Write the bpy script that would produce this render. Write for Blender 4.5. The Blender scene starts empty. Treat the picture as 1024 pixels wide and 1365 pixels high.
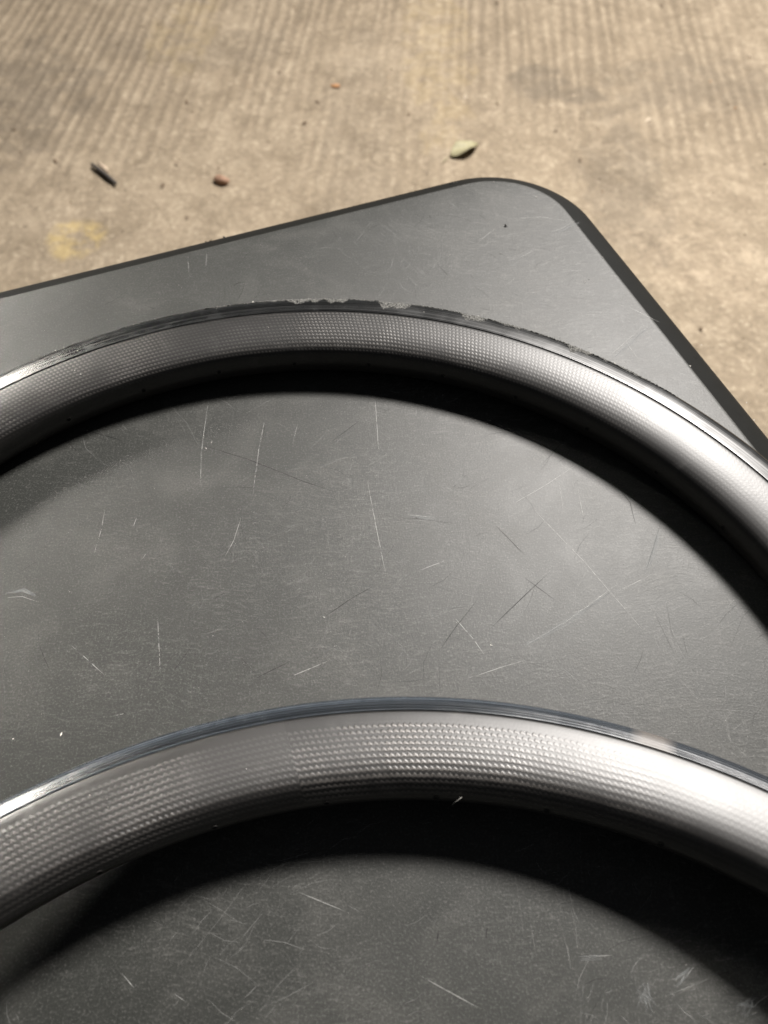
import bpy, bmesh, math, random
import numpy as np
from mathutils import Vector, Matrix, noise
R = math.radians
random.seed(7); rng = np.random.default_rng(7)
S = bpy.context.scene
C = S.collection
ZT = 0.74                                    # height of the table top above the floor (metres)

# ------------------------------------------------------------------ camera
cd = bpy.data.cameras.new('camera'); cam = bpy.data.objects.new('camera', cd); C.objects.link(cam); S.camera = cam
Fw = Vector((0.0, 0.5298042553486173, -0.8481199508409746)); Rt = Vector((0.9999444428305666, -0.008939974924337247, -0.005584630750552766)); Up = Vector((0.01054093222954205, 0.8480728316971659, 0.5297748209238363))
M = Matrix((Rt, Up, -Fw)).transposed().to_4x4(); M.translation = Vector((0, 0, ZT + 0.3735)); cam.matrix_world = M
cd.sensor_fit = 'VERTICAL'; cd.sensor_height = 36.0; cd.lens = 36.0 * 1019.4 / 1365.0
cd.clip_start = 0.02; cd.clip_end = 60
cd.dof.use_dof = True; cd.dof.focus_distance = 0.42; cd.dof.aperture_fstop = 9.0

# ------------------------------------------------------------------ world and lamps
w = bpy.data.worlds.new('World'); S.world = w; w.use_nodes = True
bg = w.node_tree.nodes['Background']; bg.inputs[0].default_value = (0.90, 0.93, 1.0, 1); bg.inputs[1].default_value = 0.052
TARGET = Vector((0.05, 0.25, ZT))
def area(name, direction, dist, sx, sy, power, col, spread=180, target=TARGET):
    l = bpy.data.lights.new(name, 'AREA'); l.shape = 'RECTANGLE'; l.size = sx; l.size_y = sy; l.energy = power; l.color = col; l.spread = R(spread)
    o = bpy.data.objects.new(name, l); C.objects.link(o)
    d = Vector(direction).normalized(); o.location = target + d * dist
    o.rotation_euler = (-d).to_track_quat('-Z', 'Y').to_euler(); return o
area('main_lamp', (0.50, 0.78, 1.0), 4.0, 0.95, 0.56, 400, (1.0, 0.955, 0.91))
area('side_lamp', (-1.03, 1.42, 1.02), 2.6, 0.45, 0.45, 2.3, (1.0, 0.95, 0.86), 22, Vector((-.50, .18, ZT)))
S.view_settings.view_transform = 'Standard'; S.view_settings.look = 'None'; S.view_settings.exposure = 0.0; S.view_settings.gamma = 1.0

# ------------------------------------------------------------------ helpers
def obj(name, verts, faces, mat=None, parent=None, smooth=True, uv=None):
    me = bpy.data.meshes.new(name); me.from_pydata([tuple(v) for v in verts], [], faces)
    if uv is not None:
        ul = me.uv_layers.new(name='UVMap'); idx = np.empty(len(me.loops), int); me.loops.foreach_get('vertex_index', idx)
        ul.data.foreach_set('uv', np.asarray(uv, float)[idx].ravel()) if len(uv) != len(idx) else ul.data.foreach_set('uv', np.asarray(uv, float).ravel())
    if smooth: me.polygons.foreach_set('use_smooth', [True] * len(me.polygons))
    if mat: me.materials.append(mat)
    o = bpy.data.objects.new(name, me); C.objects.link(o)
    if parent: o.parent = parent
    return o
def tag(o, label=None, cat=None, group=None, kind=None):
    for k, v in (('label', label), ('category', cat), ('group', group), ('kind', kind)):
        if v: o[k] = v
    return o
def empty(name, loc=(0, 0, 0)):
    o = bpy.data.objects.new(name, None); o.empty_display_size = .05; C.objects.link(o); o.location = loc; return o

class NT:
    def __init__(s, name):
        s.m = bpy.data.materials.new(name); s.m.use_nodes = True; s.t = s.m.node_tree; s.p = s.t.nodes['Principled BSDF']; s.out = s.t.nodes['Material Output']
    def n(s, typ, ins=None, **kw):
        nd = s.t.nodes.new(typ)
        for k, v in kw.items(): setattr(nd, k, v)
        for k, v in (ins or {}).items():
            if hasattr(v, 'bl_rna') and isinstance(v, bpy.types.NodeSocket): s.t.links.new(v, nd.inputs[k])
            else: nd.inputs[k].default_value = v
        return nd
    def tc(s, which='Object'): return s.n('ShaderNodeTexCoord').outputs[which]
    def map(s, vec, scale=(1, 1, 1), rot=(0, 0, 0), loc=(0, 0, 0)): return s.n('ShaderNodeMapping', {'Vector': vec, 'Scale': scale, 'Rotation': rot, 'Location': loc}).outputs[0]
    def noise(s, vec, scale, detail=3, rough=.55, dist=0): return s.n('ShaderNodeTexNoise', {'Vector': vec, 'Scale': scale, 'Detail': detail, 'Roughness': rough, 'Distortion': dist}).outputs[0]
    def ramp(s, f, stops):
        r = s.n('ShaderNodeValToRGB', {'Fac': f}); e = r.color_ramp.elements
        while len(e) < len(stops): e.new(.5)
        for i, (p, c) in enumerate(stops):
            e[i].position = p; e[i].color = (c, c, c, 1) if isinstance(c, (int, float)) else (*c, 1)
        return r.outputs[0]
    def mix(s, f, a, b, mode='MIX'):
        nd = s.t.nodes.new('ShaderNodeMix'); nd.data_type = 'RGBA'; nd.blend_type = mode
        for i, v in ((0, f), (6, a), (7, b)):
            if isinstance(v, bpy.types.NodeSocket): s.t.links.new(v, nd.inputs[i])
            else: nd.inputs[i].default_value = v if i == 0 else (*v, 1)
        return nd.outputs[2]
    def m_(s, op, a, b=0.0, c=None, clamp=False):
        nd = s.t.nodes.new('ShaderNodeMath'); nd.operation = op; nd.use_clamp = clamp
        for i, v in enumerate((a, b) if c is None else (a, b, c)):
            if isinstance(v, bpy.types.NodeSocket): s.t.links.new(v, nd.inputs[i])
            else: nd.inputs[i].default_value = v
        return nd.outputs[0]
    def set(s, **kw):
        for k, v in kw.items():
            k = {'base': 'Base Color', 'rough': 'Roughness', 'spec': 'Specular IOR Level', 'normal': 'Normal', 'coat': 'Coat Weight', 'coatr': 'Coat Roughness', 'metal': 'Metallic', 'alpha': 'Alpha', 'coatn': 'Coat Normal'}[k]
            if isinstance(v, bpy.types.NodeSocket): s.t.links.new(v, s.p.inputs[k])
            else: s.p.inputs[k].default_value = (*v, 1) if isinstance(v, tuple) else v
        return s.m
    def bump(s, h, dist, strength=1.0, prev=None):
        d = {'Height': h, 'Distance': dist, 'Strength': strength}
        if prev is not None: d['Normal'] = prev
        return s.n('ShaderNodeBump', d).outputs[0]

# ------------------------------------------------------------------ materials
def mat_concrete():
    s = NT('concrete'); v = s.tc()
    big = s.noise(v, 2.2, 5, .6, .3); mid = s.noise(v, 9, 6, .65, .4); fine = s.noise(v, 90, 5, .7); grit = s.noise(v, 420, 2, .6)
    col = s.mix(s.ramp(big, [(.3, 0), (.7, 1)]), (.305, .243, .170), (.395, .322, .232))
    col = s.mix(s.ramp(mid, [(.42, 0), (.66, .75)]), col, (.225, .178, .122))
    mid2 = s.noise(s.map(v, loc=(7, 3, 1)), 16, 6, .7, .8)
    col = s.mix(s.ramp(mid2, [(.51, 0), (.68, .55)]), col, (.52, .43, .315))
    col = s.mix(s.ramp(fine, [(.35, .38), (.5, 0)]), col, (.17, .14, .105))
    col = s.mix(s.ramp(fine, [(.56, 0), (.72, .6)]), col, (.72, .62, .47))
    ribs = s.n('ShaderNodeAttribute', attribute_name='rib').outputs['Fac']
    col = s.mix(s.m_('MULTIPLY', s.m_('SUBTRACT', 1.0, ribs), .55), col, (.17, .135, .095))
    st = s.n('ShaderNodeAttribute', attribute_name='stain').outputs['Fac']
    stn = s.m_('MULTIPLY', st, s.ramp(s.noise(v, 14, 5, .7, .6), [(.34, 0), (.52, 1)]))
    col = s.mix(s.m_('MULTIPLY', stn, .55), col, (.15, .125, .095))
    yl = s.n('ShaderNodeAttribute', attribute_name='yellow').outputs['Fac']
    col = s.mix(s.m_('MULTIPLY', s.m_('MULTIPLY', yl, s.ramp(s.noise(v, 22, 5, .7, .4), [(.4, 0), (.56, 1)])), .55), col, (.56, .42, .17))
    pl = s.n('ShaderNodeAttribute', attribute_name='pale').outputs['Fac']
    col = s.mix(s.m_('MULTIPLY', s.m_('MULTIPLY', pl, s.ramp(s.noise(v, 45, 6, .8, .3), [(.4, 0), (.62, 1)])), .5), col, (.50, .40, .29))
    h = s.m_('ADD', s.m_('MULTIPLY', fine, 1.0), s.m_('MULTIPLY', grit, .35)); h = s.m_('ADD', h, s.m_('MULTIPLY', mid2, 1.2))
    return s.set(base=col, rough=.85, spec=.25, normal=s.bump(h, .005, .85))

def mat_table():
    s = NT('black_plastic'); v = s.tc()
    big = s.noise(v, 5, 5, .6, .6); cloud = s.noise(v, 22, 5, .62, .8)
    wv = s.n('ShaderNodeVectorMath', {0: v, 1: s.n('ShaderNodeVectorMath', {0: s.n('ShaderNodeTexNoise', {'Vector': v, 'Scale': 12.0, 'Detail': 2.0}).outputs[1], 'Scale': .035}, operation='SCALE').outputs[0]}, operation='ADD').outputs[0]
    fib = s.noise(s.map(wv, (110, 520, 1), (0, 0, R(-24))), 1, 6, .72, .9)
    fib2 = s.noise(s.map(wv, (480, 120, 1), (0, 0, R(-38))), 1, 6, .72, .9)
    zx = s.m_('MULTIPLY', s.n('ShaderNodeSeparateXYZ', {'Vector': v}).outputs[0], .55)
    zone = s.ramp(s.m_('ADD', s.noise(s.map(v, loc=(5, 2, 0)), 7, 4, .6, .4), s.m_('SUBTRACT', zx, .15)), [(.36, .12), (.60, 1)])
    fine = s.noise(v, 900, 4, .7); pit = s.noise(v, 1700, 2, .5)
    col = s.mix(big, (.019, .0208, .018), (.034, .035, .031))
    col = s.mix(s.ramp(cloud, [(.48, 0), (.75, .5)]), col, (.078, .077, .070))
    col = s.mix(s.ramp(s.noise(s.map(v, loc=(3, 1, 0)), 34, 7, .75, .5), [(.3, .55), (.43, 0)]), col, (.032, .032, .029))
    col = s.mix(s.m_('MULTIPLY', zone, s.ramp(fib, [(.52, 0), (.74, .42)])), col, (.20, .195, .185))
    col = s.mix(s.m_('MULTIPLY', zone, s.ramp(fib2, [(.56, 0), (.76, .30)])), col, (.20, .195, .185))
    col = s.mix(s.ramp(fine, [(.34, .65), (.5, 0)]), col, (.018, .018, .017))
    col = s.mix(s.ramp(fine, [(.54, 0), (.68, .32)]), col, (.20, .195, .185))
    rg = s.m_('ADD', .48, s.m_('MULTIPLY', s.ramp(cloud, [(.3, 0), (.7, 1)]), .05))
    h = s.m_('ADD', s.m_('MULTIPLY', s.m_('ADD', fib, fib2), s.m_('MULTIPLY', zone, .7)), s.m_('ADD', s.m_('MULTIPLY', fine, .6), s.m_('MULTIPLY', pit, .3)))
    return s.set(base=col, rough=rg, spec=.46, normal=s.bump(h, .00030, .45))

def mat_table_edge():
    s = NT('black_plastic_edge'); v = s.tc()
    n = s.noise(v, 60, 5, .6); f = s.noise(v, 900, 2)
    col = s.mix(n, (.0045, .005, .0045), (.009, .0095, .0088))
    return s.set(base=col, rough=.6, spec=.14, normal=s.bump(f, .0002, .5))

def mat_weave(name, start, seam, zmax, spec):
    s = NT(name); uv = s.n('ShaderNodeUVMap', uv_map='UVMap').outputs[0]
    v = s.tc()
    sep = s.n('ShaderNodeSeparateXYZ', {'Vector': uv}); u0, w0 = sep.outputs[0], sep.outputs[1]
    if not seam: u0 = s.m_('MULTIPLY', u0, 1.10); w0 = s.m_('MULTIPLY', w0, 1.10)
    wob = s.noise(v, 60, 2, .5); big = s.noise(v, 11, 3, .6, .5)
    if seam: step = s.m_('GREATER_THAN', s.m_('ADD', u0, s.m_('MULTIPLY', w0, .15)), seam)      # a second patch of cloth laps over the first
    else: step = s.m_('GREATER_THAN', u0, 1e5)
    u = s.m_('ADD', u0, s.m_('ADD', s.m_('MULTIPLY', wob, 1.3), s.m_('MULTIPLY', step, .9)))
    ww = s.m_('ADD', w0, s.m_('ADD', s.m_('MULTIPLY', s.noise(v, 30, 2), 1.3), s.m_('MULTIPLY', step, .6)))
    us = s.m_('ADD', u, s.m_('MULTIPLY', ww, .30))                                               # columns lean a little
    colm = s.m_('COSINE', s.m_('MULTIPLY', us, math.pi))
    row = s.m_('MULTIPLY_ADD', s.m_('COSINE', s.m_('MULTIPLY', s.m_('ADD', ww, s.m_('MULTIPLY', colm, .20)), math.pi)), .5, .5)
    kz = s.ramp(s.m_('ADD', s.m_('MULTIPLY', big, .8), s.m_('MULTIPLY', w0, .028)), [(.42, zmax * .2), (.85, zmax)])   # beads further in run together into wavy rows
    bead = s.m_('MULTIPLY_ADD', colm, .5, .5)
    crest = s.m_('MULTIPLY', row, s.m_('ADD', s.m_('MULTIPLY', bead, s.m_('SUBTRACT', 1.0, kz)), kz))
    crest = s.ramp(crest, [(.12, 0), (.72, 1)])
    on = s.ramp(s.m_('MULTIPLY', s.m_('ADD', w0, s.m_('MULTIPLY', wob, 1.2)), .05), [((start + .1) * .05, 0), ((start + 1.5) * .05, 1)])
    bed = s.ramp(s.m_('MULTIPLY', w0, .02), [(.46, 0), (.53, 1)] if not seam else [(.53, 0), (.60, 1)])      # plain resin round the spoke bed
    patch = s.m_('MULTIPLY', s.m_('MULTIPLY', s.ramp(s.noise(v, 15, 4, .65, .6), [(.38, .22), (.6, 1)]), on), s.m_('SUBTRACT', 1.0, s.m_('MULTIPLY', bed, .8)))
    patch = s.m_('MULTIPLY', patch, s.ramp(s.m_('DIVIDE', u0, 1380.0), [(.185, .12), (.27, 1)] if seam else [(.14, .2), (.24, 1)]))     # weave colour and relief faded where the lamp's glare hides them
    am = s.m_('MULTIPLY', crest, patch)
    col = s.mix(am, (.006, .0055, .005), (.160, .148, .138) if seam else (.088, .082, .076))
    col = s.mix(bed, col, (.034, .032, .029))
    col = s.mix(s.m_('MULTIPLY', step, .62), col, (.016, .015, .014))
    col = s.mix(s.ramp(s.noise(v, 45, 6, .7, .4), [(.55, 0), (.8, .3)]), col, (.12, .115, .11))
    col = s.mix(s.ramp(s.noise(v, 700, 3, .6), [(.35, .4), (.5, 0)]), col, (.012, .012, .012))
    nb = s.bump(s.m_('MULTIPLY', crest, patch), .00032 if seam else .00014, .55); nb = s.bump(s.noise(v, 1100, 3, .6), .00006, .4, nb)
    rg = s.m_('ADD', .37, s.m_('MULTIPLY', s.noise(v, 24, 4, .6), .10))
    rg = s.m_('ADD', rg, s.m_('MULTIPLY', step, .03))
    if seam: rg = s.m_('SUBTRACT', rg, s.m_('MULTIPLY', s.m_('MULTIPLY', s.m_('SUBTRACT', 1.0, on), s.ramp(s.m_('SUBTRACT', s.m_('DIVIDE', u0, 1380.0), s.m_('MULTIPLY', big, .05)), [(.24, 0), (.31, 1)])), .12))
    return s.set(base=col, rough=rg, spec=spec, metal=.15, normal=nb)

def mat_track(name, tint, scuff, rbase, glint_u):
    s = NT(name); uv = s.n('ShaderNodeUVMap', uv_map='UVMap').outputs[0]; v = s.tc()
    st = s.noise(s.map(uv, (.004, 1.3, 1)), 1.0, 4 if not glint_u else 6, .7, .25); st2 = s.noise(s.map(uv, (.012, .5, 1)), 1.0, 3, .6)
    cl = s.noise(v, 26, 5, .65, .7); u0 = s.n('ShaderNodeSeparateXYZ', {'Vector': uv}).outputs[0]
    stc = s.ramp(st, [(.36, 0), (.5, .35), (.64, 1)])
    col = s.mix(stc, tuple(a * .25 for a in tint), tuple(a * 2.3 for a in tint))
    col = s.mix(s.ramp(cl, [(.55, 0), (.78, scuff)]), col, (.12, .125, .125))
    rg = s.m_('ADD', rbase, s.m_('ADD', s.m_('MULTIPLY', stc, .14), s.m_('MULTIPLY', s.ramp(cl, [(.4, 0), (.7, 1)]), .08)))
    if glint_u:                                       # one lamp glint painted on the lip, paler and rougher
        k = s.ramp(s.m_('ADD', s.m_('MULTIPLY', s.m_('ABSOLUTE', s.m_('SUBTRACT', u0, glint_u)), .1), s.m_('MULTIPLY', st2, .5)), [(.55, 1), (1.0, 0)])
        rg = s.m_('ADD', rg, s.m_('MULTIPLY', k, .16)); col = s.mix(s.m_('MULTIPLY', k, .6), col, (.16, .14, .12))
    if not glint_u: return s.set(base=col, rough=rg, spec=.7)
    return s.set(base=col, rough=rg, spec=.7, normal=s.bump(s.m_('ADD', st, s.m_('MULTIPLY', st2, .8)), .00018 if glint_u else .00009, .5))

def mat_plain(name, col, rough=.7, var=.35, scale=60, spec=.4, bump=.0003, alpha=None):
    s = NT(name); v = s.tc(); n = s.noise(v, scale, 5, .65)
    c = s.mix(n, tuple(a * (1 - var) for a in col), tuple(min(1, a * (1 + var)) for a in col))
    kw = dict(base=c, rough=rough, spec=spec, normal=s.bump(n, bump, .6))
    if alpha is not None:
        a = s.m_('MULTIPLY', s.ramp(s.noise(v, 150, 3, .6), [(.3, .35), (.6, 1)]), alpha); kw['alpha'] = a
    return s.set(**kw)

M_conc = mat_concrete(); M_table = mat_table(); M_edge = mat_table_edge(); M_weaveA = mat_weave('carbon_weave', .4, None, .32, .68); M_weaveB = mat_weave('carbon_weave_patched', 4.0, 385.0, .62, .80)
M_trackA = mat_track('scuffed_black_lacquer', (.009, .0095, .0095), .25, .20, None)
M_trackB = mat_track('streaky_slate_lacquer', (.026, .031, .037), .12, .16, 266.8)
M_hole = mat_plain('hole_dark', (.004, .004, .004), .9, .2)
M_ring = mat_plain('hole_rim', (.05, .047, .043), .6, .3)
def mat_chip():
    s = NT('chipped_resin'); v = s.tc(); n = s.noise(v, 380, 6, .75, .8); n2 = s.noise(v, 1400, 3, .7)
    col = s.mix(s.ramp(n, [(.34, 0), (.52, 1)]), (.014, .014, .013), (.17, .168, .155)); col = s.mix(s.ramp(n2, [(.58, 0), (.68, 1)]), col, (.42, .41, .38))
    return s.set(base=col, rough=.42, spec=.6, normal=s.bump(s.m_('ADD', n, n2), .0011, .9))
M_chip = mat_chip()
M_light = mat_plain('scratch_light', (.50, .50, .48), .6, .3, 300, .4, .0001, .58)
M_dark = mat_plain('scratch_dark', (.015, .015, .014), .6, .3, 300, .4, .0001, .75)
M_faint = mat_plain('scratch_faint', (.40, .40, .385), .6, .3, 300, .4, .0001, .40)
M_smear = mat_plain('smear_pale', (.30, .31, .31), .6, .3, 120, .4, .0001, .22)
M_dust = mat_plain('dust_white', (.62, .60, .55), .8, .2)
M_bit = mat_plain('debris_dark', (.03, .028, .026), .8, .4)
M_twig = mat_plain('twig_bark', (.075, .068, .062), .8, .4, 300, .3, .001)
M_twigl = mat_plain('twig_wood', (.58, .46, .34), .8, .25)
M_peb = mat_plain('brown_stone', (.34, .21, .14), .75, .5, 90, .4, .002)
M_leaf = mat_plain('leaf_green', (.36, .33, .20), .6, .4, 90, .4, .001)
M_orange = mat_plain('leaf_orange', (.42, .22, .10), .7, .3)
M_bitb = mat_plain('leaf_crumb', (.16, .11, .07), .8, .5)
M_chipf = mat_plain('grit_pale', (.60, .50, .38), .85, .35)
M_gritd = mat_plain('grit_dark', (.14, .11, .085), .85, .35)

# ------------------------------------------------------------------ floor with cast ribs (real relief)
def build_floor():
    def grid(x0, x1, nx, y0, y1, ny):
        xs = np.linspace(x0, x1, nx); ys = np.linspace(y0, y1, ny); X, Y = np.meshgrid(xs, ys); return X, Y
    X, Y = grid(-1.7, 1.8, 760, 0.5, 3.3, 240)
    vs = []; rib = []; stain = []; yel = []; pal = []
    def blob(x, y, cx, cy, rx, ry): 
        d = ((x - cx) / rx) ** 2 + ((y - cy) / ry) ** 2
        if d > 2.5: return 0.
        d += .9 * noise.noise(Vector((x * 13, y * 9, cx))) + .5 * noise.noise(Vector((x * 40, y * 26, cx)))
        return max(0., min(1., 2.6 * (1 - d)))
    for x, y in zip(X.ravel(), Y.ravel()):
        xa = x - .095 * y + .02 * noise.noise(Vector((x * .9, y * .7, 3)))
        n1 = noise.noise(Vector((x * 2.2, y * 1.1, 0))); n2 = noise.noise(Vector((x * 5, y * 3, 5)))
        ph = xa / .0320 + .35 * noise.noise(Vector((xa * 9, y * 1.3, 9))) + .28 * noise.noise(Vector((xa * 30, y * 4, 19)))
        r = .5 + .5 * math.cos(2 * math.pi * ph)
        edge = min(1, abs(x + .05) / 1.0)
        k = (y - 1.55 + .40 * edge) / .9 + n1 * .9 + n2 * .35
        k = max(.05, min(1., k)); 
        k *= max(.25, min(1, .8 + 1.3 * noise.noise(Vector((xa * 6, y * 1.6, 20)))))
        h = .0032 * k * r + .0020 * n1 + .0022 * noise.noise(Vector((x * 17, y * 14, 2))) + .0015 * noise.noise(Vector((x * 50, y * 40, 4)))
        fade = min(1, (x + 1.7) / .1, (1.8 - x) / .1, (y - .5) / .1, (3.3 - y) / .1)
        vs.append((x, y, .004 + h * max(0, fade))); rib.append(1 - k * (1 - r))
        stain.append(max(blob(x, y, .425, 2.02, .075, .085), blob(x, y, .50, 1.96, .095, .05), .9 * blob(x, y, -.95, 1.95, .22, .28), .75 * blob(x, y, .56, 1.60, .10, .28), .35 * blob(x, y, -.05, 1.8, .10, .5), .45 * blob(x, y, -.5, 2.2, .3, .12), .6 * blob(x, y, .8, 2.0, .25, .15)))
        yel.append(max(blob(x, y, -.66, 1.415, .07, .065), .2 * blob(x, y, -.55, 2.3, .12, .25), .22 * blob(x, y, .16, 2.2, .10, .5)))
        pal.append(max(.7 * blob(x, y, .69, 1.36, .15, .18), .35 * blob(x, y, .95, 1.5, .3, .15), .4 * blob(x, y, -.8, 1.6, .2, .15)))
    ny, nx = X.shape
    fs = [(j * nx + i, j * nx + i + 1, (j + 1) * nx + i + 1, (j + 1) * nx + i) for j in range(ny - 1) for i in range(nx - 1)]
    n0 = len(vs); B = 14.0
    x0, x1, y0, y1 = -1.7, 1.8, .5, 3.3
    # outer sheet round the detailed patch, one mesh with it (butted along the patch edge)
    ring_i = [(x0, y0), (x1, y0), (x1, y1), (x0, y1)]; ring_o = [(-B, -B), (B, -B), (B, B), (-B, B)]
    vs += [(a, b, .004) for a, b in ring_i] + [(a, b, .004) for a, b in ring_o]
    for k in range(4): fs.append((n0 + k, n0 + 4 + k, n0 + 4 + (k + 1) % 4, n0 + (k + 1) % 4))
    for L, dflt in ((rib, 1.), (stain, 0.), (yel, 0.), (pal, 0.)): L += [dflt] * 8
    o = obj('concrete_floor', vs, fs, M_conc)
    for nm, L in (('rib', rib), ('stain', stain), ('yellow', yel), ('pale', pal)):
        a = o.data.attributes.new(nm, 'FLOAT', 'POINT'); a.data.foreach_set('value', L)
    # faces point up?
    tag(o, kind='structure'); return o
build_floor()

# ------------------------------------------------------------------ table
TH = 0.3542
e1 = Vector((math.cos(TH), math.sin(TH), 0)); e2 = Vector((math.sin(TH), -math.cos(TH), 0))
K = Vector((.1343, .5686, 0)) - e1 * .0163 + e2 * .0063           # the corner of the flat top, before rounding
def build_table():
    LX, LY, rc = 1.25, 1.30, .058
    root = empty('table', K + Vector((0, 0, 0)) - e1 * .6 + e2 * .6)
    tag(root, 'scratched black plastic table with rounded corner under two bicycle rims', 'table')
    root.location.z = 0; off = root.location.copy()
    def outline(g, z, n=28):                                     # the rounded rectangle grown outwards by g
        pts = []
        cs = [((-rc, rc), 0), ((-LX + rc, rc), 1), ((-LX + rc, LY - rc), 2), ((-rc, LY - rc), 3)]
        for (a, b), q in cs:
            for k in range(n + 1):
                t = math.pi / 2 * (q + k / n); 
                pa = a + (rc + g) * math.cos(t); pb = b - (rc + g) * math.sin(t)
                p = K + e1 * pa + e2 * pb; pts.append((p.x - off.x, p.y - off.y, z))
        return pts
    rows = [outline(g, ZT + z) for g, z in [(-.0018, 0), (-.0008, -.00012), (.0002, -.0005), (.010, -.0052), (.0185, -.0098), (.0225, -.0128), (.0245, -.0165), (.0250, -.0210), (.0240, -.036), (.020, -.040), (-.004, -.040)]]
    n = len(rows[0]); vs = [p for r_ in rows for p in r_]
    fs = [(j * n + i, j * n + (i + 1) % n, (j + 1) * n + (i + 1) % n, (j + 1) * n + i) for j in range(3, len(rows) - 1) for i in range(n)]
    fs = [f[::-1] for f in fs]
    fs.append(tuple(range((len(rows) - 1) * n, len(rows) * n)))
    o = obj('table_edge', vs, fs, M_edge, root)
    vt = [p for r_ in rows[:4] for p in r_]; rg = range(n)
    ft = [tuple(range(n))] + [(j * n + i, j * n + (i + 1) % n, (j + 1) * n + (i + 1) % n, (j + 1) * n + i)[::-1] for j in range(2) for i in rg]
    # inner lighter worn arris stays with the top, the chamfer with the edge
    ft2 = [(2 * n + i, 2 * n + (i + 1) % n, 3 * n + (i + 1) % n, 3 * n + i)[::-1] for i in rg]
    obj('tabletop', vt[:3 * n], ft, M_table, root)
    o2 = bpy.data.objects['table_edge']
    vs2 = rows[2] + rows[3] + [p for r_ in rows[4:] for p in r_]
    m = len(rows) - 2
    f2 = [(j * n + i, j * n + (i + 1) % n, (j + 1) * n + (i + 1) % n, (j + 1) * n + i)[::-1] for j in range(m - 1) for i in rg]
    f2.append(tuple(range((m - 1) * n, m * n)))
    me = bpy.data.meshes.new('table_edge'); me.from_pydata(vs2, [], f2); me.polygons.foreach_set('use_smooth', [True] * len(f2)); me.materials.append(M_edge); o2.data = me
    for nm in ('table_edge', 'tabletop'):
        bm = bmesh.new(); bm.from_mesh(bpy.data.objects[nm].data); bmesh.ops.recalc_face_normals(bm, faces=bm.faces)
        up = sum(f.normal.z * f.calc_area() for f in bm.faces)
        if nm == 'tabletop' and up < 0: bmesh.ops.reverse_faces(bm, faces=bm.faces)
        bm.to_mesh(bpy.data.objects[nm].data); bm.free()
    for a in (-.09, -LX + .09):
        for b in (.09, LY - .09):
            p = K + e1 * a + e2 * b - off; prof = [(.020, 0), (.020, .02), (.016, .03), (.016, ZT - .0405)]
            vs, fs = [], []
            for r_, z in prof:
                for k in range(16): vs.append((p.x + r_ * math.cos(k * math.pi / 8), p.y + r_ * math.sin(k * math.pi / 8), z + .004))
            for j in range(3):
                for k in range(16): fs.append((j * 16 + k, j * 16 + (k + 1) % 16, (j + 1) * 16 + (k + 1) % 16, (j + 1) * 16 + k))
            obj('leg', vs, fs, M_edge, root)
    return root, off
table, toff = build_table()

# scratches and smears scored into the top (1/10 mm coordinates on the table plane)
LIGHT=[[(-1106,3174),(-1105,2847),(-1084,2516)],[(-732,3077),(-757,2785),(-766,2459)],[(-1613,2366),(-1611,2240),(-1619,2079)],[(-819,2315),(-847,2157),(-887,2051)],[(-96,2556),(-65,2347),(5,1933)],[(738,2372),(964,2516),(1186,2676)],[(121,2314),(206,2303),(305,2291)],[(141,2273),(270,2277)],[(842,2371),(1107,1990),(1368,1556)],[(720,1505),(978,1654),(1258,1854)],[(357,1683),(455,1554),(527,1426)],[(1492,3523),(1660,3690),(1827,3849)],[(1618,3677),(1683,3487)],[(719,4678),(866,4838)],[(1239,4763),(1358,4821),(1473,4915)],[(959,4932),(1211,4954),(1452,4889)],[(874,4203),(945,4279)],[(-1408,4547),(-1377,4346)],[(-1278,4602),(-1265,4400)],[(-1120,69),(-1058,15)],[(-890,-7),(-840,-34)],[(-530,2985),(-554,2828)],[(-1422,2313),(-1430,2252)],[(-1345,2042),(-1314,2114)],[(-50,3191),(-28,2776)],[(-2058,1812),(-1958,1820),(-1861,1783)],[(1034,2542),(1031,2292)],[(1137,2487),(1141,2281)],[(1312,2758),(1480,2813)],[(1889,3827),(1711,3974),(1614,4012)],[(987,4485),(1164,4605)],[(195,1954),(363,2022)],[(1241,1805),(1465,1916)],[(401,1331),(716,1428)],[(-511,1341),(-286,1439)],[(-1636,1536),(-1430,1371)],[(-1211,1701),(-1147,1368)],[(1106,206),(1139,212)],[(1239,35),(1267,61),(1297,83)],[(1484,-80),(1518,-55),(1561,-32)],[(1470,-98),(1502,-91)],[(860,111),(943,116)],[(-387,365),(-188,290)],[(130,50),(372,-70)],[(-1353,1158),(-1282,1176)]]
DARK=[[(-1127,2836),(-819,2719),(-495,2562),(-271,2468)],[(267,1469),(381,1627),(499,1773)],[(541,1595),(710,1753),(892,1922)],[(-324,1678),(-194,1777),(-49,1869)],[(403,4438),(478,4310)],[(-1065,4225),(-1015,4263),(-953,4278)],[(-663,1343),(-478,1441)],[(1378,2484),(1425,2379),(1432,2227)],[(-1812,2943),(-1689,2901),(-1590,2865)],[(766,1901),(912,1764)],[(631,2237),(781,2041)],[(1568,2226),(1437,1939)],[(-143,3010),(-325,2837)],[(216,214),(208,170)],[(426,227),(416,179)]]
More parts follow.
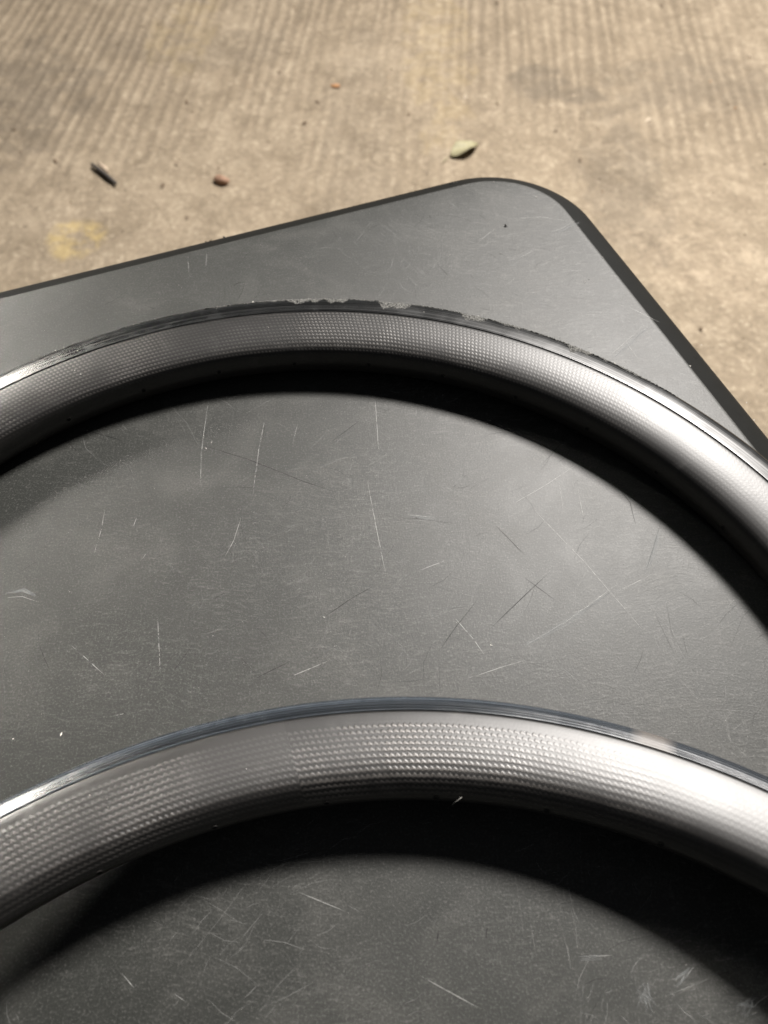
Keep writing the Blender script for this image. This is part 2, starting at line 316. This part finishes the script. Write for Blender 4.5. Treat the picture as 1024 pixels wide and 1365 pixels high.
class Rib:
    def __init__(s): s.v = []; s.f = []
    def line(s, pts, w, z=.00012, jit=.00025):
        P = []
        for a, b in zip(pts[:-1], pts[1:]):
            n = max(3, int((Vector(b) - Vector(a)).length / .004))
            for k in range(n): P.append(Vector(a).lerp(Vector(b), k / n))
        P.append(Vector(pts[-1]))
        n = len(P); sd = random.random() * 100
        for i, p in enumerate(P):
            d = (P[min(i + 1, n - 1)] - P[max(i - 1, 0)]).normalized(); nn = Vector((-d.y, d.x))
            o = nn * noise.noise(Vector((sd, i * .3, 0))) * jit
            ww = w * min(1, (min(i, n - 1 - i) + .15) / (n * .18 + .5)) * (.85 + .3 * random.random())
            for q in (-1, 1):
                c = p + o + nn * q * ww * .5; s.v.append((c.x - toff.x, c.y - toff.y, ZT + z))
            if i: k = len(s.v); s.f.append((k - 4, k - 3, k - 1, k - 2))
    def build(s, name, mat):
        o = obj(name, s.v, s.f, mat, table, False); return tag(o, kind='stuff')
lt = Rib(); dk = Rib(); zi = 0
def zz():                                         # every mark on a sheet of its own so none shares a plane
    global zi; zi += 1; return .00006 + zi * 3.0e-8
for L in LIGHT: lt.line([(a * 1e-4, b * 1e-4) for a, b in L], .00031, zz())
ft = Rib()
for L in DARK: dk.line([(a * 1e-4, b * 1e-4) for a, b in L], .00045, zz())
def on_table(x, y):
    p = Vector((x, y, 0)) - K; a = p.dot(e1); b = p.dot(e2)
    return a < -.01 and b > .01 and not (a > -.06 and b < .06)
for k in range(330):                             # wear comes in families: a dozen strokes from one dragged thing
    cx, cy = random.gauss(.10, .15), random.uniform(-.05, .52)
    if random.random() < .25: cx = random.uniform(-.35, .42)
    if cy < .09 and random.random() < .65: continue
    base = random.choice([28, 38, -48, -62, 84, 12, 60, -25]) + random.gauss(0, 10); spread_ = random.uniform(.006, .035)
    for q in range(random.randint(4, 24)):
        x, y = random.gauss(cx, spread_), random.gauss(cy, spread_)
        a = R(base + random.gauss(0, 7)); l = abs(random.gauss(0, .014)) + .002
        d = Vector((math.cos(a), math.sin(a))) * l; bend = Vector((-d.y, d.x)) * random.uniform(-.12, .12)
        p = Vector((x, y)); e = p + d
        if not on_table(x, y) or not on_table(e.x, e.y): continue
        (ft if random.random() < .88 else dk).line([p, p + d * .5 + bend, e], random.uniform(.00007, .00022), zz(), .00012)
lt.build('light_scratches', M_light); ft.build('faint_scratches', M_faint); dk.build('dark_scratches', M_dark)
sm = Rib()
for pts, wd in (([(.1421, .1911), (.1500, .205), (.1555, .2194)], .0035), ([(.1435, -.009), (.1469, -.0065), (.1512, -.0043)], .005), ([(.1196, .0027), (.1253, .0073)], .004), ([(.105, .001), (.1055, -.006)], .006), ([(-.2065, .1845), (-.196, .1855), (-.1867, .1813)], .002), ([(.0120, .2308), (.0303, .2282)], .003), ([(.0805, .0107), (.0905, .0111)], .0018), ([(.13, .476), (.1504, .4888)], .0018), ([(.07, .149), (.096, .1636), (.124, .183)], .0022), ([(.15, .349), (.167, .3654), (.182, .381)], .0022)):
    
    for _ in range(int(4 + wd * 1500)): sm.line([(a + random.gauss(0, wd * .35), b + random.gauss(0, wd * .35)) for a, b in pts], random.uniform(.0003, .0009), zz(), .0012)
sm.build('pale_smears', M_smear)

# ------------------------------------------------------------------ the rims
NS = 900
def revolve(prof, rfun=None, a0=0.0, a1=2 * math.pi, ns=NS, closed=True, cell=.00132, arc0=0.0):
    """prof: (r, z) points; returns verts, faces, per-loop uv (u along the hoop in weave cells, v along the profile)"""
    m = len(prof); full = abs(a1 - a0 - 2 * math.pi) < 1e-6; cols = ns if full else ns + 1
    arc = [0.]
    for a, b in zip(prof[:-1], prof[1:]): arc.append(arc[-1] + math.hypot(a[0] - b[0], a[1] - b[1]))
    vs = []
    for i in range(cols):
        t = a0 + (a1 - a0) * i / ns; c, s_ = math.cos(t), math.sin(t)
        for j, (r, z) in enumerate(prof):
            if rfun: r, z = rfun(j, t, r, z)
            vs.append((r * c, r * s_, z))
    fs, uv = [], []
    U = 2 * math.pi * .290 / cell; U = round(U / 2) * 2; arc = [q - arc0 for q in arc]
    for i in range(ns):
        i2 = (i + 1) % cols
        for j in range(m - 1):
            fs.append((i * m + j, i2 * m + j, i2 * m + j + 1, i * m + j + 1))
            ua = (a0 + (a1 - a0) * i / ns) / (2 * math.pi) * U; ub = (a0 + (a1 - a0) * (i + 1) / ns) / (2 * math.pi) * U
            va, vb = arc[j] / (cell * 1.08), arc[j + 1] / (cell * 1.08)
            uv += [(ua, va), (ub, va), (ub, vb), (ua, vb)]
    return vs, fs, uv
W = .0265
top = [(.2990, .0150), (.3010, .0205), (.3060, .0225), (.3120, .0226), (.3138, .0232), (.3150, .0240), (.3152, .0247), (.3146, .0252), (.3130, .0255),
       (.3090, .0259), (.3040, .02630), (.3026, .0264), (.3022, .02665), (.3012, .02680), (.2990, .02692), (.2945, .02692), (.2900, .02682), (.2860, .02658), (.2825, .02620), (.2797, .02570), (.2775, .02512), (.2758, .02445), (.2745, .0236), (.2738, .0227), (.2728, .0206), (.2718, .0180), (.2710, .0154)]
mid = .01325; top0 = list(top)
bot = [(r, 2 * mid - z) for r, z in top][::-1]
innerA = [(.2900, .02680), (.2860, .02648), (.2825, .02600), (.2797, .02545), (.2775, .02482), (.2755, .02410), (.2739, .0232), (.2730, .0222), (.2722, .0206), (.2714, .0181), (.2709, .0154)]
def shell(rin, tr):
    global top, bot
    if tr < .305: top = top[:-11] + innerA; bot = [(r, 2 * mid - z) for r, z in top][::-1]
    def q(r, z):                                  # depth of the section and width of the track differ between the two rims
        if r >= .3022: return (tr + (r - .3022) * (.3160 - tr) / .0138 if z > .0250 or z < .0015 else r, z)
        return (tr - (.3022 - r) * (tr - rin) / (.3022 - .2706), z)
    prof = [q(*p) for p in top + [(.2706, mid)] + bot]
    k0 = 12; a0 = sum(math.hypot(prof[i + 1][0] - prof[i][0], prof[i + 1][1] - prof[i][1]) for i in range(k0))
    return revolve(prof + [prof[0]], arc0=a0)
def build_rim(label, track_mat, weave_mat, chips, holes_at, rin, tr):
    root = empty('bicycle_rim'); tag(root, label, 'bicycle rim', 'carbon bicycle rims lying on the table')
    vs, fs, uv = shell(rin, tr); obj('sidewall', vs, fs, weave_mat, root, True, uv)
    sd = 3.3 if chips else 9.1
    def rf(j, t, r, z):
        d = math.degrees(t) % 360
        k = max(0., min(1., (d - 50) / 8, (119 - d) / 12)) if chips else .0
        if j <= 2:
            nn = noise.noise(Vector((t * 90, sd, 0))) * .6 + noise.noise(Vector((t * 300, sd, 4))) * .5
            r += k * .0007 * nn - k * .0003; z += k * .0002 * noise.noise(Vector((t * 220, sd, 7)))
        return r, z
    for s_, nm in ((1, 'brake_track'), (-1, 'brake_track')):
        pr = [(.3146, .0237), (.3157, .0246), (.3156, .0252), (.3140, .02585), (.3090, .0264), (.3045, .02674), (.3034, .02684), (.3027, .02688), (.3024, .02600)]
        pr = [(.3160 - (.3160 - r) * (.3160 - tr) / .0138, z) for r, z in pr]
        if s_ < 0: pr = [(r, 2 * mid - z) for r, z in pr]
        vs, fs, uv = revolve(pr, rf)
        if s_ < 0: vs = [(a, b, max(c, .00005)) for a, b, c in vs]
        obj(nm, vs, fs, track_mat, root, True, uv)
    # spoke holes round the inner bed: the shade inside painted as a black disc, in a paler lip
    def disc(r0, r1, y, n=12):
        vs = []
        for r_, h in ((r0, 0), (r0, y), (r1, y), (r1, y * .4)):
            for k in range(n): vs.append((-h, r_ * math.cos(k * 2 * math.pi / n), r_ * math.sin(k * 2 * math.pi / n)))
        return vs, [(j * n + k, j * n + (k + 1) % n, (j + 1) * n + (k + 1) % n, (j + 1) * n + k) for j in range(3) for k in range(n)] + ([tuple(range(3 * n, 4 * n))] if r1 > 0 else [])
    dv, df = disc(.0015, .0011, .00012); lip = hole = None
    for k in range(36):
        a = holes_at - k * 2 * math.pi / 36
        if lip is None:
            lip = obj('spoke_hole', dv, df, M_ring, root); o = lip
            hv = [(-.00014, .00112 * math.cos(q * math.pi / 6), .00118 * math.sin(q * math.pi / 6)) for q in range(12)]
            hole = obj('hole_shade_disc', hv, [tuple(range(12))], M_hole, lip, False)
        else:
            o = lip.copy(); C.objects.link(o); h = hole.copy(); C.objects.link(h); h.parent = o
        o.location = (rin * math.cos(a), rin * math.sin(a), mid); o.rotation_euler = (0, 0, a)
    return root
rimA = build_rim('far carbon bicycle rim with chipped black outer edge, lying flat near the table corner', M_trackA, M_weaveA, True, 2.1444, .2706, .3026)
rimA.location = (-.0423, .0656, ZT + .0003)
top = top0; bot = [(r, 2 * mid - z) for r, z in top][::-1]
rimB = build_rim('near carbon bicycle rim with smooth grey brake track, tilted up over the far rim', M_trackB, M_weaveB, False, 2.05, .2728, .3076)
nB = Vector((.0172, .2448, 1)).normalized()
rimB.rotation_mode = 'QUATERNION'; rimB.rotation_quaternion = Vector((0, 0, 1)).rotation_difference(nB)
rimB.location = Vector((.0100, -.1912, ZT + .1038)) - nB * W

# chipped resin along the far rim's outer lip
def build_chips():
    n = 1500; a0, a1 = R(47), R(113); vs = []; fs = []
    def depth(t):
        d = math.degrees(t); env = max(0, min(1, (d - 47) / 6, (113 - d) / 18))
        big = max(0, noise.noise(Vector((t * 14, 2.2, 0))) * .6 + noise.noise(Vector((t * 45, 1.2, 3))) * .5 + .16)
        strong = max(.22, min(1, (d - 52) / 6, (98 - d) / 12)) 
        jag = abs(noise.noise(Vector((t * 160, 5, 0)))) * .8 + abs(noise.noise(Vector((t * 420, 8, 0)))) * .7
        return env * (.0007 + .0150 * big * strong + .0016 * jag)
    m = 9
    for i in range(n + 1):
        t = a0 + (a1 - a0) * i / n; dp = depth(t); c, s_ = math.cos(t), math.sin(t)
        out = .3159 + .0006 * noise.noise(Vector((t * 200, 1, 1)))
        for j in range(m):
            f = j / (m - 1); r = out - dp * f
            zt = float(np.interp(r, [.3026, .3034, .3045, .3090, .3140, .3156, .3160], [.02682, .02682, .02672, .0264, .02585, .0252, .0248]))
            z = zt + .00025 + (.0007 * noise.noise(Vector((t * 240, r * 900, 2))) + .0004 * noise.noise(Vector((t * 600, r * 2200, 5))) if 0 < j < m - 1 else 0) - (.0006 if j == 0 else .0005 if j == m - 1 else 0)
            vs.append((r * c, r * s_, z))
    for i in range(n):
        for j in range(m - 1): fs.append((i * m + j, i * m + j + 1, (i + 1) * m + j + 1, (i + 1) * m + j))
    o = obj('chipped_edge', [(a, b, c) for a, b, c in vs], [f[::-1] for f in fs], M_chip, rimA, False)
    o['label'] = 'ragged grey chips along the outer edge'
build_chips()

# ------------------------------------------------------------------ crumbs on the table
def crumb(vs, fs, x, y, z, s, col=None):
    n0 = len(vs); ax = [Vector(rng.normal(size=3)).normalized() * s * random.uniform(.5, 1.2) for _ in range(3)]
    P = [ax[0], -ax[0] * .7, ax[1], -ax[1], ax[2] * .5, -ax[2] * .5]
    for p in P: vs.append((x + p.x, y + p.y, z + max(-s * .3, p.z) + s * .3))
    for f in ((0, 2, 4), (2, 1, 4), (1, 3, 4), (3, 0, 4), (2, 0, 5), (1, 2, 5), (3, 1, 5), (0, 3, 5)): fs.append(tuple(n0 + q for q in f))
SPK=[(1439, 4233), (-893, 4064), (-1050, 2846), (889, 5382), (873, 4544), (1204, 5189), (1603, 4491), (1471, 4264), (-324, 1678), (2005, 3429), (-1817, 1052), (-1587, 1072), (189, 2293), (-1077, 2801), (549, 1511), (1654, 3075), (500, 4533), (2300, 2977), (2290, 3115), (2121, 3615), (2173, 3317)]
vs, fs = [], []
for x, y in SPK: crumb(vs, fs, x * 1e-4, y * 1e-4, ZT, random.uniform(.0006, .0011))
for k in range(170):
    x = random.uniform(-.35, .4); y = random.uniform(-.05, .54)
    if on_table(x, y): crumb(vs, fs, x, y, ZT, random.uniform(.00015, .0004))
for k in range(90):                              # bright nicks and grit along the far rim's chipped lip
    a = R(random.uniform(52, 126)); rr = .3158 - abs(random.gauss(0, .0009)); q = Vector((rr * math.cos(a), rr * math.sin(a), .0254)) + rimA.location
    crumb(vs, fs, q.x, q.y, q.z, random.uniform(.00025, .0008) * (1.3 if random.random() < .1 else .8))
for k in range(26):                              # dust on the near rim and on the far one
    a = R(random.uniform(55, 130)); r = random.uniform(.285, .312); p = Vector((r * math.cos(a), r * math.sin(a), .0268))
    q = rimB.rotation_quaternion @ p + rimB.location if k % 2 else p + rimA.location
    crumb(vs, fs, q.x, q.y, q.z, random.uniform(.00025, .0006))
tag(obj('dust_specks', vs, fs, M_dust, None, False), 'tiny white dust specks scattered over the black table top and rims', 'dust', kind='stuff')
vs, fs = [], []
for k in range(9):                               # dark crumbs caught on the rounded table edge
    base = K + e1 * (-.062 + random.uniform(-.006, .006)) - e2 * .012 if k < 4 else K + e1 * (-.262 + random.uniform(-.014, .014)) - e2 * .014
    crumb(vs, fs, base.x, base.y, ZT - .0065, random.uniform(.0010, .0018))
tag(obj('edge_crumbs', vs, fs, M_bit, None, False), 'dark crumbs caught along the back edge of the table', 'crumbs', kind='stuff')
vs, fs = [], []; crumb(vs, fs, 0, 0, 0, .0019); crumb(vs, fs, .0012, -.0008, 0, .0012)
o = obj('dirt_speck', vs, fs, M_bit, None, False); o.location = (.0935, .4850, ZT + .0001); tag(o, 'single black dirt speck on the table near its rounded corner', 'speck')

# a loose fibre on the near rim
def tube(name, pts, rad, mat, parent=None, n=8, taper=True):
    vs, fs = [], []; m = len(pts)
    for i, p in enumerate(pts):
        p = Vector(p); d = (Vector(pts[min(i + 1, m - 1)]) - Vector(pts[max(i - 1, 0)])).normalized()
        a = d.cross(Vector((0, 0, 1))).normalized(); b = a.cross(d)
        r = rad * (1 - .35 * abs(2 * i / (m - 1) - 1) if taper else 1) * (1 + .15 * noise.noise(Vector((i, 0, rad * 1e3))))
        for k in range(n): t = 2 * math.pi * k / n; vs.append(tuple(p + a * r * math.cos(t) + b * r * math.sin(t)))
    for i in range(m - 1):
        for k in range(n): fs.append((i * n + k, i * n + (k + 1) % n, (i + 1) * n + (k + 1) % n, (i + 1) * n + k))
    fs += [tuple(range(n))[::-1], tuple(range((m - 1) * n, m * n))]
    return obj(name, vs, fs, mat, parent)
def onB(r, deg, z): return rimB.rotation_quaternion @ Vector((r * math.cos(R(deg)), r * math.sin(R(deg)), z)) + rimB.location
o = tube('fibre', [onB(.2725, 85.4, .0163), onB(.2722, 85.2, .0168), onB(.2712, 85.6, .0150), onB(.2705, 86.0, .0128)], .00014, M_dust)
tag(o, 'short pale fibre stuck on the inner edge of the near rim', 'fibre')

# ------------------------------------------------------------------ things on the floor
FZ = .0055
def twig():
    root = empty('twig', (-.651, 1.635, FZ)); tag(root, 'short dark broken twig lying on the concrete at left', 'twig')
    d = Vector((.071, -.074, 0)) * .5
    tube('bark', [(-d.x, -d.y, .007), (-d.x * .4 + .001, -d.y * .4, .0075), (d.x * .3, d.y * .3 + .001, .0075), (d.x, d.y, .006)], +.0056, M_twig, root)
    tube('split_wood', [(-d.x * .7 + .007, -d.y * .7 + .008, .011), (-d.x * .2 + .007, -d.y * .2 + .008, .0115), (d.x * .1 + .006, d.y * .1 + .007, .010)], .0048, M_twigl, root)
twig()
def pebble(loc, sx, sy, sz, mat, name, label, cat, seed):
    bm = bmesh.new(); bmesh.ops.create_icosphere(bm, subdivisions=3, radius=1)
    for v in bm.verts:
        f = 1 + .28 * noise.noise(v.co * 1.3 + Vector((seed, 0, 0))) + .1 * noise.noise(v.co * 4); v.co = Vector((v.co.x * sx * f, v.co.y * sy * f, v.co.z * sz * f + sz * .8))
    me = bpy.data.meshes.new(name); bm.to_mesh(me); bm.free(); me.materials.append(mat)
    me.polygons.foreach_set('use_smooth', [True] * len(me.polygons))
    o = bpy.data.objects.new(name, me); C.objects.link(o); o.location = loc; tag(o, label, cat); return o
o = pebble((-.372, 1.607, FZ), .019, .011, .009, M_peb, 'pebble', 'small reddish brown stone on the concrete left of the table corner', 'stone', 4); o.rotation_euler.z = R(-25)
pebble((-.116, 2.008, FZ), .012, .007, .003, M_orange, 'orange_flake', 'thin orange flake lying on the ribbed concrete', 'flake', 8)
def leaf():
    root = empty('curled_leaf', (.203, 1.716, FZ)); tag(root, 'small curled yellow green leaf on the floor above the table corner', 'leaf')
    vs, fs = [], []; n, m = 18, 9
    for i in range(n + 1):
        f = i / n; x = (f - .5) * .085; w = .022 * math.sin(math.pi * min(1, f * .96 + .02)) ** .8
        for j in range(m):
            g = (j / (m - 1) - .5) * 2; y = g * w
            z = .004 + .020 * max(0, -g) ** 1.4 * f + .006 * max(0, g) + .014 * math.sin(f * 3.3) + .003 * math.sin(11 * f + 4 * g)
            vs.append((x, y, z))
    for i in range(n):
        for j in range(m - 1): k = i * m + j; fs.append((k, k + m, k + m + 1, k + 1))
    o = obj('blade', vs, fs, M_leaf, root); md = o.modifiers.new('thick', 'SOLIDIFY'); md.thickness = .0006
    tube('stalk', [(-.05, 0, .006), (-.062, -.004, .005), (-.075, -.010, .002)], .0013, M_leaf, root)
    root.rotation_euler.z = R(32); root.scale = (.95, 1.0, .75)
leaf()
for mat, nm, lab, cnt, lo, hi in ((M_chipf, 'pale_grit', 'pale stone grit and crumbs strewn over the concrete floor', 900, .0012, .0058), (M_gritd, 'dark_grit', 'dark grit and dirt strewn over the concrete floor', 500, .0012, .0048)):
    vs, fs = [], []
    for k in range(cnt):
        s_ = lo + (hi - lo) * random.random() ** 4; crumb(vs, fs, random.uniform(-1.4, 1.4), random.uniform(.8, 2.8), .0045, s_)
    if nm == 'pale_grit':
        for x, y, s_ in ((.669, 1.839, .009), (1.0, 2.128, .010), (.438, 1.907, .010), (.30, 1.92, .006), (.22, 1.95, .007), (-.45, 2.416, .006), (.28, 1.86, .005), (-.75, 1.75, .006), (.235, 2.28, .006), (.5, 1.95, .006)):
            crumb(vs, fs, x, y, .0045, s_)
    tag(obj(nm, vs, fs, mat, None, False), lab, 'grit', kind='stuff')
for nm, lab, mt, cnt in (('leaf_crumbs', 'brown leaf crumbs and fibres scattered on the concrete floor', M_bitb, 60), ('orange_crumbs', 'few orange brown flecks scattered on the concrete floor', M_orange, 14)):
    vs, fs = [], []
    for k in range(cnt):
        x, y = random.uniform(-1.2, 1.2), random.uniform(1.0, 2.7); a = random.uniform(0, 3.1); l = random.uniform(.003, .010) * (1 if cnt > 20 else .6); w_ = l * random.uniform(.12, .5)
        c_, s_ = math.cos(a), math.sin(a); n0 = len(vs)
        for px, py, pz in ((-l, 0, .001), (0, -w_, .0015), (l, 0, .002), (0, w_, .0035), (0, 0, .0045)): vs.append((x + px * c_ - py * s_, y + px * s_ + py * c_, .0065 + pz))
        for f in ((0, 1, 4), (1, 2, 4), (2, 3, 4), (3, 0, 4), (3, 2, 1, 0)): fs.append(tuple(n0 + q for q in f))
    tag(obj(nm, vs, fs, mt, None, False), lab, 'litter', kind='stuff')
print('objects', len(bpy.data.objects))
